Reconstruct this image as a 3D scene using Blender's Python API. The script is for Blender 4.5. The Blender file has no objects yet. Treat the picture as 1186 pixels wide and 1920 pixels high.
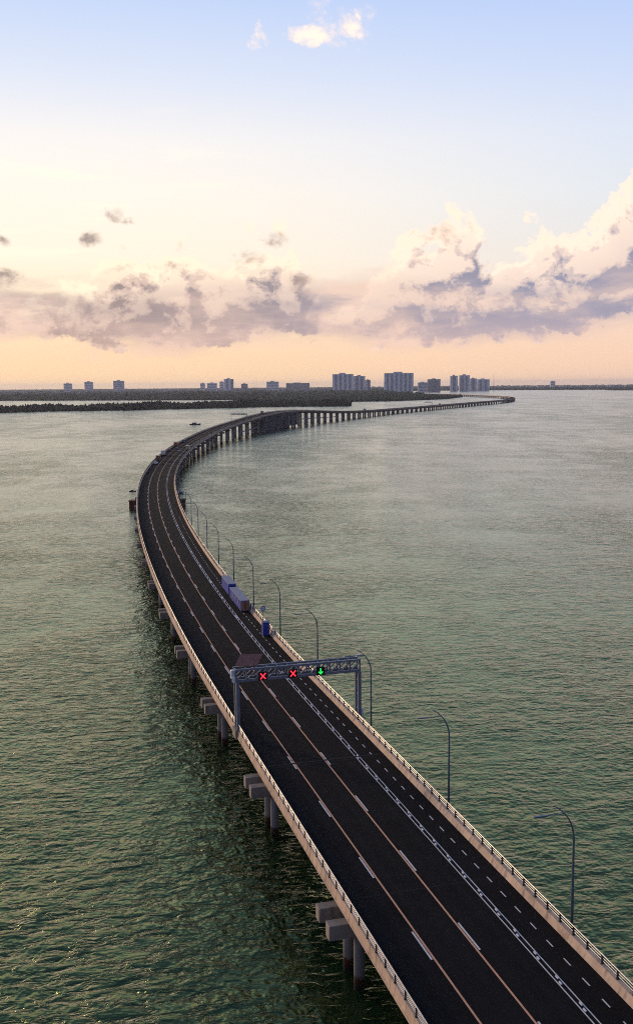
import bpy, bmesh, math, random
import numpy as np
from mathutils import Vector, Matrix

random.seed(7)
rng = np.random.default_rng(7)
scn = bpy.context.scene
COL = scn.collection
R = math.radians

# ------------------------------------------------------------------ camera
F_PX, PIC_W, PIC_H = 1900.0, 1186.0, 1920.0
CAM_Z = 50.0
PITCH = math.atan((960 - 722.3) / F_PX)
ROLL = 0.008
cam_d = bpy.data.cameras.new('camera')
cam = bpy.data.objects.new('camera', cam_d)
COL.objects.link(cam)
cam.location = (0, 0, CAM_Z)
cam.rotation_euler = (Matrix.Rotation(math.pi / 2 - PITCH, 3, 'X') @ Matrix.Rotation(ROLL, 3, 'Z').inverted()).to_euler()
cam_d.sensor_fit = 'VERTICAL'
cam_d.sensor_height = 36.0
cam_d.lens = 36.0 * F_PX / PIC_H
cam_d.clip_start = 0.5
cam_d.clip_end = 90000
scn.camera = cam
scn.view_settings.view_transform = 'Standard'
scn.view_settings.look = 'None'
scn.view_settings.exposure = 0.27
scn.view_settings.gamma = 1.0
scn.view_settings.use_curve_mapping = False
scn.cycles.filter_width = 1.0
scn.cycles.use_denoising = False
scn.cycles.sample_clamp_indirect = 0.4
scn.cycles.sample_clamp_direct = 2.5
scn.cycles.caustics_reflective = False
scn.cycles.caustics_refractive = False
scn.cycles.max_bounces = 4
scn.cycles.diffuse_bounces = 2
scn.cycles.glossy_bounces = 2
scn.cycles.volume_bounces = 0

_f = np.array([0, math.cos(PITCH), -math.sin(PITCH)])
_u0 = np.array([0, math.sin(PITCH), math.cos(PITCH)])
_r = math.cos(ROLL) * np.array([1., 0, 0]) - math.sin(ROLL) * _u0
_u = math.sin(ROLL) * np.array([1., 0, 0]) + math.cos(ROLL) * _u0


def ray(px, py):
    return _f + (px - 593) / F_PX * _r + (960 - py) / F_PX * _u


def at_z(px, py, z):
    d = ray(px, py)
    return np.array([0, 0, CAM_Z]) + d * ((z - CAM_Z) / d[2])


def at_y(px, py, y):
    d = ray(px, py)
    return np.array([0, 0, CAM_Z]) + d * (y / d[1])


# ------------------------------------------------------------------ node helpers
def lin(r, g, b):
    def f(c):
        c /= 255.0
        return c / 12.92 if c <= 0.04045 else ((c + 0.055) / 1.055) ** 2.4
    return (f(r), f(g), f(b), 1.0)


class Nodes:
    def __init__(s, tree):
        s.t = tree
        tree.nodes.clear()

    def n(s, kind, **kw):
        nd = s.t.nodes.new('ShaderNode' + kind)
        for k, v in kw.items():
            setattr(nd, k, v)
        return nd

    def put(s, sock, val):
        if val is None:
            return
        if isinstance(val, bpy.types.NodeSocket):
            s.t.links.new(val, sock)
        else:
            sock.default_value = val

    def m(s, op, a, b=None, c=None, clamp=False):
        nd = s.n('Math', operation=op, use_clamp=clamp)
        for i, v in enumerate((a, b, c)):
            s.put(nd.inputs[i], v)
        return nd.outputs[0]

    def vec(s, x=0.0, y=0.0, z=0.0):
        nd = s.n('CombineXYZ')
        for i, v in enumerate((x, y, z)):
            s.put(nd.inputs[i], v)
        return nd.outputs[0]

    def sep(s, v):
        nd = s.n('SeparateXYZ')
        s.put(nd.inputs[0], v)
        return nd.outputs

    def noise(s, v, scale, detail=4, rough=0.5, dim='3D', dist=0.0):
        nd = s.n('TexNoise', noise_dimensions=dim)
        s.put(nd.inputs['Vector'], v)
        nd.inputs['Scale'].default_value = scale
        nd.inputs['Detail'].default_value = detail
        nd.inputs['Roughness'].default_value = rough
        nd.inputs['Distortion'].default_value = dist
        return nd.outputs

    def voro(s, v, scale, detail=2, rough=0.5, dim='2D', feature='SMOOTH_F1', smooth=0.6):
        nd = s.n('TexVoronoi', voronoi_dimensions=dim, feature=feature)
        s.put(nd.inputs['Vector'], v)
        nd.inputs['Scale'].default_value = scale
        nd.inputs['Detail'].default_value = detail
        nd.inputs['Roughness'].default_value = rough
        if feature == 'SMOOTH_F1':
            nd.inputs['Smoothness'].default_value = smooth
        return nd.outputs[0]

    def step(s, x, lo, hi, a=0.0, b=1.0, kind='SMOOTHSTEP'):
        nd = s.n('MapRange', interpolation_type=kind)
        for i, v in enumerate((x, lo, hi, a, b)):
            s.put(nd.inputs[i], v)
        return nd.outputs[0]

    def mix(s, fac, a, b, blend='MIX'):
        nd = s.n('Mix', data_type='RGBA', blend_type=blend)
        s.put(nd.inputs[0], fac)
        s.put(nd.inputs[6], a)
        s.put(nd.inputs[7], b)
        return nd.outputs[2]

    def ramp(s, fac, stops, interp='LINEAR'):
        nd = s.n('ValToRGB')
        cr = nd.color_ramp
        cr.interpolation = interp
        while len(cr.elements) < len(stops):
            cr.elements.new(0.5)
        for e, (p, c) in zip(cr.elements, stops):
            e.position = p
            e.color = c
        s.put(nd.inputs[0], fac)
        return nd.outputs[0]

    def curve(s, x, pts):
        nd = s.n('FloatCurve')
        c = nd.mapping.curves[0]
        pts = sorted(pts)
        while len(c.points) < len(pts):
            c.points.new(0.5, 0.5)
        for p, (px, py) in zip(c.points, pts):
            p.location = (px, py)
            p.handle_type = 'AUTO'
        nd.mapping.update()
        s.put(nd.inputs['Value'], x)
        return nd.outputs[0]


# ------------------------------------------------------------------ world: evening sky with a bank of cumulus
SUN_AZ, SUN_EL = R(-44.0), R(9.0)          # azimuth from +Y, negative to the left
world = bpy.data.worlds.new('World')
scn.world = world
world.use_nodes = True
W = Nodes(world.node_tree)
tc = W.n('TexCoord')
dx, dy, dz = W.sep(tc.outputs['Generated'])
az = W.m('ARCTAN2', dx, dy)
el = W.m('ARCSINE', dz)
U = W.m('MULTIPLY', az, 19.0)              # 1 unit = 3 degrees
V = W.m('MULTIPLY', el, 19.0)
# closeness to the sun's azimuth, 0 opposite .. 1 toward the sun
cs = W.m('COSINE', W.m('SUBTRACT', az, SUN_AZ))
toward = W.step(cs, -0.6, 1.0, 0.0, 1.0, 'LINEAR')
near_sun = W.step(cs, 0.70, 0.92)


def sky_stops(rows):
    return [(v / 30.0, lin(*c)) for v, c in rows]


vfac = W.m('MULTIPLY', V, 1 / 30.0, clamp=True)
sun_side = W.ramp(vfac, sky_stops([(0.0, (255, 214, 168)), (0.5, (255, 216, 176)), (1.2, (255, 226, 190)), (2.3, (255, 241, 220)),
                                   (3.4, (254, 243, 230)), (4.3, (245, 240, 237)), (5.3, (220, 227, 242)), (6.6, (192, 210, 243)), (10, (132, 157, 202)),
                                   (18, (90, 116, 168)), (30, (66, 92, 146))]))
side = W.ramp(vfac, sky_stops([(0.0, (244, 206, 182)), (0.5, (246, 206, 182)), (1.2, (240, 210, 192)), (2.3, (226, 222, 222)),
                               (3.4, (218, 226, 236)), (4.3, (212, 222, 240)), (5.3, (198, 213, 243)), (6.6, (178, 200, 243)), (10, (122, 149, 200)),
                               (18, (86, 112, 166)), (30, (66, 92, 146))]))
back = W.ramp(vfac, sky_stops([(0.0, (120, 120, 142)), (1.4, (142, 132, 150)), (3.0, (150, 140, 160)), (6.0, (120, 136, 178)),
                               (12, (84, 110, 164)), (30, (66, 92, 146))]))
front_f = W.step(cs, 0.34, 0.90)
base = W.mix(W.step(cs, -0.6, 0.45), back, W.mix(front_f, side, sun_side))
nish = W.n('TexSky', sky_type='NISHITA')
nish.sun_disc = False
nish.sun_elevation = SUN_EL
nish.sun_rotation = SUN_AZ
nish.altitude = 50
nish.air_density = 1.0
nish.dust_density = 1.5
sky = W.mix(1.0, W.mix(0.88, (0, 0, 0, 1), base), W.mix(0.003, (0, 0, 0, 1), nish.outputs[0]), 'ADD')


def uv(px, py):
    d = ray(px, py)
    return 19 * math.atan2(d[0], d[1]), 19 * math.atan2(d[2], math.hypot(d[0], d[1]))


TOP = [(-700, 520), (-300, 470), (0, 500), (70, 505), (140, 500), (190, 455), (240, 440), (330, 438), (380, 440), (440, 430), (540, 415), (565, 470), (600, 530), (650, 512),
       (690, 478), (725, 445), (765, 408), (830, 385), (882, 365), (905, 440), (930, 436), (985, 398), (1040, 395), (1100, 372), (1150, 345),
       (1186, 296), (1300, 330), (1700, 430), (2000, 480)]
BOT = [(-700, 640), (0, 640), (190, 656), (340, 672), (420, 660), (500, 642), (600, 645), (720, 656), (900, 652), (1040, 642),
       (1110, 628), (1190, 606), (1400, 625), (2000, 640)]
SPAN0, SPAN1 = uv(-700, 600)[0], uv(2000, 600)[0]
# isolated small clouds: px, py, half-width, half-height (in units of 100 px), weight
PUFFS = [(548, 66, 0.70, 0.50, 1.2), (590, 52, 0.95, 0.66, 1.4), (645, 58, 0.75, 0.48, 1.2), (668, 34, 0.46, 0.40, 1.1), (486, 60, 0.22, 0.55, 1.0), (472, 85, 0.36, 0.26, .8)]
DARK_PUFFS = [(158, 446, 0.50, 0.32, 1.4), (200, 404, 0.50, 0.26, 1.2), (240, 412, 0.36, 0.18, 1.0), (445, 480, 0.95, 0.38, 1.3), (505, 456, 0.60, 0.34, 1.3), (22, 528, 0.75, 0.40, 1.2), (555, 535, 0.55, 0.50, 1.0),
              (4, 454, 0.22, 0.2, 0.9), (290, 500, 1.5, 0.22, 0.9), (345, 468, .7, .26, .9), (230, 470, .4, .2, .8), (815, 440, 0.75, 0.50, 1.0), (1000, 520, .9, .35, .7)]


def puffs(rows, uw, vw, detail, amp=0.40):
    d = None
    for px, py, a, b, k in rows:
        u0, v0 = uv(px, py)
        xx = W.m('DIVIDE', W.m('SUBTRACT', uw, u0), a)
        yy = W.m('DIVIDE', W.m('SUBTRACT', vw, v0), b)
        e = W.m('ADD', W.m('MULTIPLY', xx, xx), W.m('MULTIPLY', yy, yy))
        e2 = W.m('ADD', W.m('MULTIPLY', W.m('SUBTRACT', 0.66, e), 0.9 * k), W.m('MULTIPLY', detail, amp))
        e2 = W.m('MINIMUM', e2, W.m('MULTIPLY', W.m('SUBTRACT', 3.0, e), 0.5))
        d = e2 if d is None else W.m('MAXIMUM', d, e2)
    return d


def density(u, v, full=True):
    nw = W.noise(W.vec(u, v, 0.0), 0.85, 3, 0.55, '2D')
    r_, g_, b_ = W.sep(nw['Color'])
    uw = W.m('ADD', u, W.m('MULTIPLY', W.m('SUBTRACT', r_, 0.5), 0.5))
    vw = W.m('ADD', v, W.m('MULTIPLY', W.m('SUBTRACT', g_, 0.5), 0.34))
    x = W.m('DIVIDE', W.m('SUBTRACT', uw, SPAN0), SPAN1 - SPAN0, clamp=True)
    T = W.m('MULTIPLY', W.curve(x, [((uv(a, b)[0] - SPAN0) / (SPAN1 - SPAN0), uv(a, b)[1] / 8) for a, b in TOP]), 8.0)
    B = W.m('MULTIPLY', W.curve(x, [((uv(a, b)[0] - SPAN0) / (SPAN1 - SPAN0), uv(a, b)[1] / 8) for a, b in BOT]), 8.0)
    s_top = W.m('SUBTRACT', T, vw)
    s_bot = W.m('MULTIPLY', W.m('SUBTRACT', v, B), 2.2)
    prof = W.m('SMOOTH_MIN', s_top, s_bot, 0.5)
    prof = W.m('MINIMUM', prof, 1.25)
    p2 = W.vec(uw, W.m('MULTIPLY', vw, 1.25), 0.0)
    fb = W.noise(p2, 0.95, 9, 0.54, '2D')['Fac']
    vo = W.voro(p2, 1.35, 5.0, 0.64)
    detail = W.m('ADD', W.m('MULTIPLY', W.m('SUBTRACT', fb, 0.5), 1.6), W.m('MULTIPLY', W.m('SUBTRACT', 0.42, vo), 1.5))
    d = W.m('ADD', W.m('MULTIPLY', prof, 1.45), W.m('MULTIPLY', detail, 0.70))
    d = W.m('MINIMUM', d, W.m('MULTIPLY', s_bot, 1.5))
    d = W.m('ADD', d, 0.24)
    return d, detail, T, B


d0, det0, T0, B0 = density(U, V)
d1, det1, _, _ = density(W.m('ADD', U, -0.24), W.m('ADD', V, 0.20))
alpha = W.step(d0, -0.02, 0.30)
thick = W.step(d0, 0.05, 0.85)
grad = W.m('SUBTRACT', d0, d1)
lit = W.m('ADD', 0.50, W.m('MULTIPLY', grad, 1.1), clamp=True)
# silver lining where the cloud is thin, shade inside and toward the flat base
depth_in = W.m('DIVIDE', W.m('SUBTRACT', V, B0), W.m('MAXIMUM', W.m('SUBTRACT', T0, B0), 0.3), clamp=True)
light = W.m('ADD', W.m('MULTIPLY', lit, 0.66), W.m('MULTIPLY', W.m('SUBTRACT', 1.0, thick), 0.48))
light = W.m('ADD', light, W.m('MULTIPLY', W.m('SUBTRACT', depth_in, 0.52), 0.42), clamp=True)
warm = W.step(U, 5.0, -5.0)
shade_c = W.mix(warm, lin(136, 137, 160), lin(144, 127, 126))
mid_c = W.mix(warm, lin(208, 188, 182), lin(214, 188, 172))
lit_c = W.mix(warm, lin(255, 229, 208), lin(255, 234, 206))
c_low = W.mix(W.step(light, 0.15, 0.50), shade_c, mid_c)
cloud_c = W.mix(W.step(light, 0.46, 0.86), c_low, lit_c)
# the air between us and the low clouds takes the glow of the horizon
cloud_c = W.mix(W.step(V, 1.4, 0.35, 0.0, 0.45), cloud_c, lin(240, 200, 180))
# the bank turns grey-blue away from the sun
cloud_c = W.mix(W.step(cs, 0.42, -0.4), cloud_c, lin(112, 112, 136))
# thin veil of high streaks toward the sun
st = W.noise(W.vec(W.m('MULTIPLY', U, 0.35), W.m('MULTIPLY', V, 2.2), 3.0), 1.2, 5, 0.6)['Fac']
veil = W.m('MULTIPLY', W.step(st, 0.50, 0.72), W.m('MULTIPLY', near_sun, W.m('MULTIPLY', W.step(V, 1.2, 2.4), W.step(V, 5.4, 3.2))))
sky = W.mix(W.m('MULTIPLY', veil, 0.7), sky, lin(255, 246, 216))
# soft grey-mauve layer under the cumulus
sn = W.noise(W.vec(W.m('MULTIPLY', U, 0.42), W.m('MULTIPLY', V, 1.5), 9.0), 1.0, 7, 0.58)['Fac']
sn2 = W.m('MULTIPLY', W.m('SUBTRACT', sn, 0.5), 1.5)
lay = W.m('MINIMUM', W.m('ADD', W.m('SUBTRACT', V, B0), W.m('ADD', sn2, 0.06)), W.m('ADD', W.m('SUBTRACT', 1.95, V), sn2))
lay_a = W.step(lay, -0.08, 0.42)
lay_c = W.mix(W.step(sn, 0.40, 0.62), W.mix(warm, lin(154, 150, 168), lin(166, 147, 146)), lin(226, 196, 180))
lay_c = W.mix(W.step(V, 1.5, 0.5, 0.0, 0.5), lay_c, lin(240, 200, 180))
lay_c = W.mix(W.step(cs, 0.42, -0.4), lay_c, lin(112, 112, 136))
sky = W.mix(W.m('MULTIPLY', alpha, 0.93), sky, cloud_c)
sky = W.mix(W.m('MULTIPLY', lay_a, W.step(d0, 0.9, 0.2, 0.50, 0.88)), sky, lay_c)
tp = puffs(PUFFS, W.m('ADD', U, W.m('MULTIPLY', det0, 0.12)), W.m('ADD', V, W.m('MULTIPLY', det0, 0.06)), det0, 0.55)
tp_c = W.mix(W.step(tp, 0.0, 0.7), lin(250, 226, 214), lin(255, 238, 218))
sky = W.mix(W.m('MULTIPLY', W.step(tp, -0.12, 0.62), 0.92), sky, tp_c)
dk = puffs(DARK_PUFFS, W.m('ADD', U, W.m('MULTIPLY', det0, 0.10)), V, det0, 0.42)
dk_c = W.mix(W.step(dk, 0.1, 0.75), lin(206, 182, 168), lin(138, 124, 122))
sky = W.mix(W.m('MULTIPLY', W.step(dk, 0.0, 0.55), 0.88), sky, dk_c)
bg = W.n('Background')
W.put(bg.inputs[0], sky)
bg.inputs[1].default_value = 1.0
wo = W.n('OutputWorld')
W.t.links.new(bg.outputs[0], wo.inputs[0])
world.cycles.sampling_method = 'MANUAL'
world.cycles.sample_map_resolution = 512

# ------------------------------------------------------------------ sun, low and veiled by the clouds
sun_d = bpy.data.lights.new('sun', 'SUN')
sun = bpy.data.objects.new('sun', sun_d)
COL.objects.link(sun)
sun_d.energy = 2.0
sun_d.angle = R(12)
sun_d.color = (1.0, 0.72, 0.45)
sdir = Vector((math.sin(SUN_AZ) * math.cos(SUN_EL), math.cos(SUN_AZ) * math.cos(SUN_EL), math.sin(SUN_EL)))
sun.rotation_euler = sdir.to_track_quat('Z', 'Y').to_euler()
sun.location = (-300, 700, 200)

# ------------------------------------------------------------------ materials
MATS = {}


def mat(name, color, rough=0.8, var=0.15, scale=0.8, spec=0.3, metal=0.0, bump=0.0, fine=0.0, fn=None):
    m = bpy.data.materials.new(name)
    m.use_nodes = True
    N = Nodes(m.node_tree)
    out = N.n('OutputMaterial')
    b = N.n('BsdfPrincipled')
    g = N.n('NewGeometry')
    no = N.noise(g.outputs['Position'], scale, 6, 0.6)
    col = (*color, 1.0)
    f = N.step(no['Fac'], 0.3, 0.7)
    c = N.mix(f, tuple(x * (1 - var) for x in color) + (1,), tuple(min(1, x * (1 + var)) for x in color) + (1,))
    if fn:
        c = fn(N, g, c)
    N.put(b.inputs['Base Color'], c)
    b.inputs['Roughness'].default_value = rough
    b.inputs['Specular IOR Level'].default_value = spec
    b.inputs['Metallic'].default_value = metal
    if bump:
        bp = N.n('Bump')
        bp.inputs['Strength'].default_value = bump
        bp.inputs['Distance'].default_value = 0.02
        N.put(bp.inputs['Height'], N.noise(g.outputs['Position'], fine or 12, 5, 0.6)['Fac'])
        N.put(b.inputs['Normal'], bp.outputs[0])
    N.t.links.new(b.outputs[0], out.inputs[0])
    MATS[name] = m
    return m


def emit(name, color, strength):
    m = bpy.data.materials.new(name)
    m.use_nodes = True
    N = Nodes(m.node_tree)
    out = N.n('OutputMaterial')
    e = N.n('Emission')
    e.inputs[0].default_value = (*color, 1)
    e.inputs[1].default_value = strength
    N.t.links.new(e.outputs[0], out.inputs[0])
    MATS[name] = m
    return m


def streaks(N, g, c):
    # rain streaks and weathering down the concrete
    x, y, z = N.sep(g.outputs['Position'])
    s = N.noise(N.vec(N.m('MULTIPLY', x, 1.6), N.m('MULTIPLY', y, 1.6), N.m('MULTIPLY', z, 0.25)), 1.0, 6, 0.65)['Fac']
    c = N.mix(N.step(s, 0.46, 0.72, 0, 0.7), c, (0.13, 0.10, 0.08, 1))
    rust = N.noise(g.outputs['Position'], 0.35, 5, 0.6)['Fac']
    return N.mix(N.step(rust, 0.58, 0.72, 0, 0.4), c, (0.25, 0.14, 0.08, 1))


def tide(N, g, c):
    # brown growth and rust stain at the waterline of the piles
    x, y, z = N.sep(g.outputs['Position'])
    n = N.noise(g.outputs['Position'], 1.5, 4, 0.6)['Fac']
    zz = N.m('ADD', z, N.m('MULTIPLY', N.m('SUBTRACT', n, 0.5), 0.9))
    c = N.mix(N.step(zz, 1.5, 1.0), c, (0.06, 0.025, 0.014, 1))
    return N.mix(N.step(zz, 0.7, 0.4), c, (0.015, 0.012, 0.01, 1))


def asphalt_fn(N, g, c):
    uvn = N.n('UVMap')
    u_, v_, w_ = N.sep(uvn.outputs[0])
    # polished wheel tracks, two to a lane, breaking up along the road
    tr = None
    for u0 in (-6.1, -4.5, -2.6, -1.0, 0.95, 2.6):
        t = N.step(N.m('ABSOLUTE', N.m('SUBTRACT', u_, u0)), 0.55, 0.10)
        tr = t if tr is None else N.m('MAXIMUM', tr, t)
    along = N.noise(N.vec(N.m('MULTIPLY', u_, 0.7), N.m('MULTIPLY', v_, 0.05), 0.0), 1.0, 4, 0.6)['Fac']
    c = N.mix(N.m('MULTIPLY', tr, N.step(along, 0.35, 0.7, 0.15, 0.75)), c, (0.023, 0.0195, 0.0175, 1))
    # paving lots of slightly different tone and transverse seams over the piers
    lot = N.n('TexWhiteNoise', noise_dimensions='2D')
    N.put(lot.inputs[0], N.vec(N.m('FLOOR', N.m('DIVIDE', N.m('ADD', u_, 7.0), 3.5)), N.m('FLOOR', N.m('DIVIDE', v_, 45.0)), 0.0))
    c = N.mix(N.m('MULTIPLY', lot.outputs[0], 0.35), c, (0.020, 0.0175, 0.016, 1))
    seam = N.m('ABSOLUTE', N.m('SUBTRACT', N.m('MODULO', N.m('ADD', v_, 12.0), 30.0), 15.0))
    c = N.mix(N.step(seam, 0.16, 0.05, 0, 0.55), c, (0.034, 0.031, 0.029, 1))
    x, y, z = N.sep(g.outputs['Position'])
    big = N.noise(g.outputs['Position'], 0.12, 5, 0.6)['Fac']
    c = N.mix(N.step(big, 0.45, 0.72, 0, 0.5), c, (0.018, 0.0155, 0.015, 1))
    # pale dust scuffs
    sc = N.noise(N.vec(N.m('MULTIPLY', x, 0.5), N.m('MULTIPLY', y, 0.16), 0.0), 1.0, 7, 0.7)['Fac']
    c = N.mix(N.step(sc, 0.66, 0.80, 0, 0.35), c, (0.06, 0.053, 0.05, 1))
    gr = N.noise(g.outputs['Position'], 18, 3, 0.7)['Fac']
    return N.mix(N.step(gr, 0.4, 0.8, 0, 0.3), c, (0.03, 0.028, 0.027, 1))


def worn(N, g, c):
    n = N.noise(g.outputs['Position'], 3.0, 6, 0.7)['Fac']
    return N.mix(N.step(n, 0.58, 0.72, 0, 0.6), c, (0.06, 0.05, 0.045, 1))


mat('asphalt', (0.0135, 0.0104, 0.0088), 0.95, 0.25, 0.4, 0.05, bump=0.35, fine=20, fn=asphalt_fn)
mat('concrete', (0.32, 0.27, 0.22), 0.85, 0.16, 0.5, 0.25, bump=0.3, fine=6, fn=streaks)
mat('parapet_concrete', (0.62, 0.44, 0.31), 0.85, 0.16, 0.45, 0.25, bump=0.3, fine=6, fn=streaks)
mat('pile_concrete', (0.22, 0.20, 0.185), 0.85, 0.16, 0.5, 0.2, fn=tide)
mat('dark_steel', (0.035, 0.03, 0.032), 0.5, 0.2, 3, 0.4)
mat('rail_steel', (0.55, 0.50, 0.44), 0.38, 0.12, 2, 0.4, metal=0.25)
mat('orange_paint', (0.92, 0.42, 0.20), 0.7, 0.12, 2, 0.3, fn=worn)
mat('white_paint', (0.86, 0.74, 0.60), 0.7, 0.08, 2, 0.3, fn=worn)
mat('joint_steel', (0.022, 0.019, 0.018), 0.8, 0.2, 2, 0.1)
mat('grey_steel', (0.20, 0.215, 0.25), 0.5, 0.15, 2, 0.4, metal=0.3)
mat('lamp_steel', (0.13, 0.17, 0.20), 0.42, 0.12, 2, 0.4, metal=0.35)
mat('white_plastic', (0.72, 0.72, 0.72), 0.5, 0.08, 3)
mat('black_panel', (0.012, 0.012, 0.013), 0.45, 0.1, 3)
mat('solar_cell', (0.30, 0.11, 0.07), 0.6, 0.25, 3, 0.2)
mat('solar_frame', (0.30, 0.22, 0.20), 0.4, 0.1, 3, 0.5, metal=0.6)
mat('blue_paint', (0.012, 0.05, 0.40), 0.5, 0.15, 1.5, 0.4)
mat('deep_blue_paint', (0.02, 0.045, 0.28), 0.45, 0.12, 1.5, 0.4)
mat('roof_grey', (0.28, 0.27, 0.31), 0.6, 0.1, 1.5)
mat('brown_panel', (0.33, 0.155, 0.075), 0.7, 0.2, 1.2)
mat('rust', (0.16, 0.06, 0.035), 0.85, 0.35, 0.8)
mat('sign_blue', (0.12, 0.10, 0.42), 0.5, 0.05, 3)
mat('tyre', (0.015, 0.015, 0.015), 0.9, 0.1, 3)
mat('glass_dark', (0.02, 0.025, 0.03), 0.12, 0.05, 1, 0.6)
for nm, c in (('car_white', (0.70, 0.66, 0.58)), ('car_red', (0.30, 0.03, 0.03)), ('car_grey', (0.16, 0.16, 0.18)), ('truck_brown', (0.16, 0.09, 0.05)), ('car_blue', (0.05, 0.08, 0.2)), ('car_sand', (0.42, 0.33, 0.22))):
    mat(nm, c, 0.35, 0.05, 1, 0.5)
mat('hull_dark', (0.06, 0.06, 0.065), 0.5, 0.2, 1)
mat('hull_white', (0.45, 0.45, 0.45), 0.5, 0.1, 1)
mat('tarp_blue', (0.03, 0.18, 0.55), 0.6, 0.15, 1)
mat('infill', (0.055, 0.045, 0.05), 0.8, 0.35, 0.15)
emit('red_led', (1.0, 0.03, 0.05), 1.6)
emit('green_led', (0.02, 0.95, 0.12), 1.1)


def foliage_fn(N, g, c):
    n = N.noise(g.outputs['Position'], 0.03, 5, 0.6)['Fac']
    c = N.mix(N.step(n, 0.4, 0.65, 0, 0.8), c, (0.055, 0.060, 0.022, 1))
    n2 = N.noise(g.outputs['Position'], 0.004, 3, 0.6)['Fac']
    return N.mix(N.step(n2, 0.45, 0.65, 0, 0.6), c, (0.075, 0.060, 0.030, 1))


mat('mangrove_leaf', (0.018, 0.022, 0.012), 0.9, 0.5, 0.06, 0.1)
mat('forest_leaf', (0.038, 0.056, 0.026), 0.9, 0.45, 0.05, 0.1, fn=foliage_fn)
mat('land_soil', (0.05, 0.055, 0.03), 0.95, 0.3, 0.02, 0.1)
mat('facade_pale', (0.80, 0.78, 0.77), 0.8, 0.08, 0.05)
mat('facade_grey', (0.58, 0.59, 0.62), 0.8, 0.08, 0.05)
mat('facade_warm', (0.42, 0.36, 0.30), 0.8, 0.1, 0.05)
mat('facade_dark', (0.16, 0.17, 0.20), 0.7, 0.1, 0.05)
mat('window_glass', (0.26, 0.28, 0.32), 0.25, 0.1, 0.05, 0.5)
mat('town', (0.36, 0.33, 0.30), 0.85, 0.5, 0.01)


def water_mat():
    m = bpy.data.materials.new('lagoon_water')
    m.use_nodes = True
    N = Nodes(m.node_tree)
    out = N.n('OutputMaterial')
    g = N.n('NewGeometry')
    x, y, z = N.sep(g.outputs['Position'])
    # wind chop: crests lie mostly across the view, slightly skewed
    a = R(8)
    xr = N.m('ADD', N.m('MULTIPLY', x, math.cos(a)), N.m('MULTIPLY', y, math.sin(a)))
    yr = N.m('SUBTRACT', N.m('MULTIPLY', y, math.cos(a)), N.m('MULTIPLY', x, math.sin(a)))
    # short wind chop on three scales; gusts ruffle it in patches of every size
    w1 = N.noise(N.vec(N.m('MULTIPLY', xr, 0.42), N.m('MULTIPLY', yr, 0.95), 0.0), 1.0, 4, 0.55, '2D', 0.35)['Fac']
    w2 = N.noise(N.vec(N.m('MULTIPLY', xr, 0.17), N.m('MULTIPLY', yr, 0.34), 0.0), 1.0, 2, 0.5, '2D', 0.3)['Fac']
    ridge = N.m('SUBTRACT', 1.0, N.m('MULTIPLY', N.m('ABSOLUTE', N.m('SUBTRACT', w1, 0.5)), 2.0))
    gust = N.noise(N.vec(N.m('MULTIPLY', x, 0.006), N.m('MULTIPLY', y, 0.003), 0.0), 1.0, 9, 0.72, '2D')['Fac']
    cat = N.noise(N.vec(N.m('MULTIPLY', xr, 0.035), N.m('MULTIPLY', yr, 0.03), 0.0), 1.0, 6, 0.7, '2D')['Fac']
    amp = N.m('MULTIPLY', N.step(gust, 0.35, 0.65, 0.55, 1.45), N.step(cat, 0.34, 0.66, 0.58, 1.42))
    h = N.m('ADD', N.m('MULTIPLY', w1, 0.80), N.m('MULTIPLY', ridge, 0.26))
    h = N.m('ADD', h, N.m('MULTIPLY', w2, 0.85))
    h = N.m('MULTIPLY', h, amp)
    bp = N.n('Bump')
    bp.inputs['Strength'].default_value = 1.0
    bp.inputs['Distance'].default_value = 0.33
    N.put(bp.inputs['Height'], h)
    big = N.noise(g.outputs['Position'], 0.006, 4, 0.55)['Fac']
    col = N.mix(N.step(big, 0.38, 0.64), (0.005, 0.021, 0.008, 1), (0.013, 0.031, 0.008, 1))
    # green body colour below a sky-reflecting skin
    dif = N.n('BsdfDiffuse')
    N.put(dif.inputs['Color'], col)
    N.put(dif.inputs['Normal'], bp.outputs[0])
    gl = N.n('BsdfGlossy')
    gl.inputs['Roughness'].default_value = 0.14
    N.put(gl.inputs['Normal'], bp.outputs[0])
    fr = N.n('Fresnel')
    fr.inputs['IOR'].default_value = 1.80
    N.put(fr.inputs['Normal'], bp.outputs[0])
    N.put(gl.inputs['Color'], N.mix(N.step(fr.outputs[0], 0.08, 0.62), (0.86, 1.0, 0.42, 1), (0.92, 1.0, 1.0, 1)))
    mx = N.n('MixShader')
    N.t.links.new(fr.outputs[0], mx.inputs[0])
    N.t.links.new(dif.outputs[0], mx.inputs[1])
    N.t.links.new(gl.outputs[0], mx.inputs[2])
    N.t.links.new(mx.outputs[0], out.inputs[0])
    MATS['lagoon_water'] = m


water_mat()


# ------------------------------------------------------------------ mesh helpers
def link(name, me, m=None, parent=None):
    o = bpy.data.objects.new(name, me)
    COL.objects.link(o)
    if me is not None and m is not None and not me.materials:
        me.materials.append(MATS[m])
    if parent is not None:
        o.parent = parent
    return o


def mesh(name, verts, faces, m=None, smooth=False):
    me = bpy.data.meshes.new(name)
    me.from_pydata([tuple(map(float, v)) for v in verts], [], [tuple(f) for f in faces])
    if smooth:
        me.polygons.foreach_set('use_smooth', [True] * len(me.polygons))
    if m:
        me.materials.append(MATS[m])
    me.update()
    return me


def tag(o, label, cat, group=None, kind=None):
    o['label'] = label
    o['category'] = cat
    if group:
        o['group'] = group
    if kind:
        o['kind'] = kind
    return o


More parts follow.
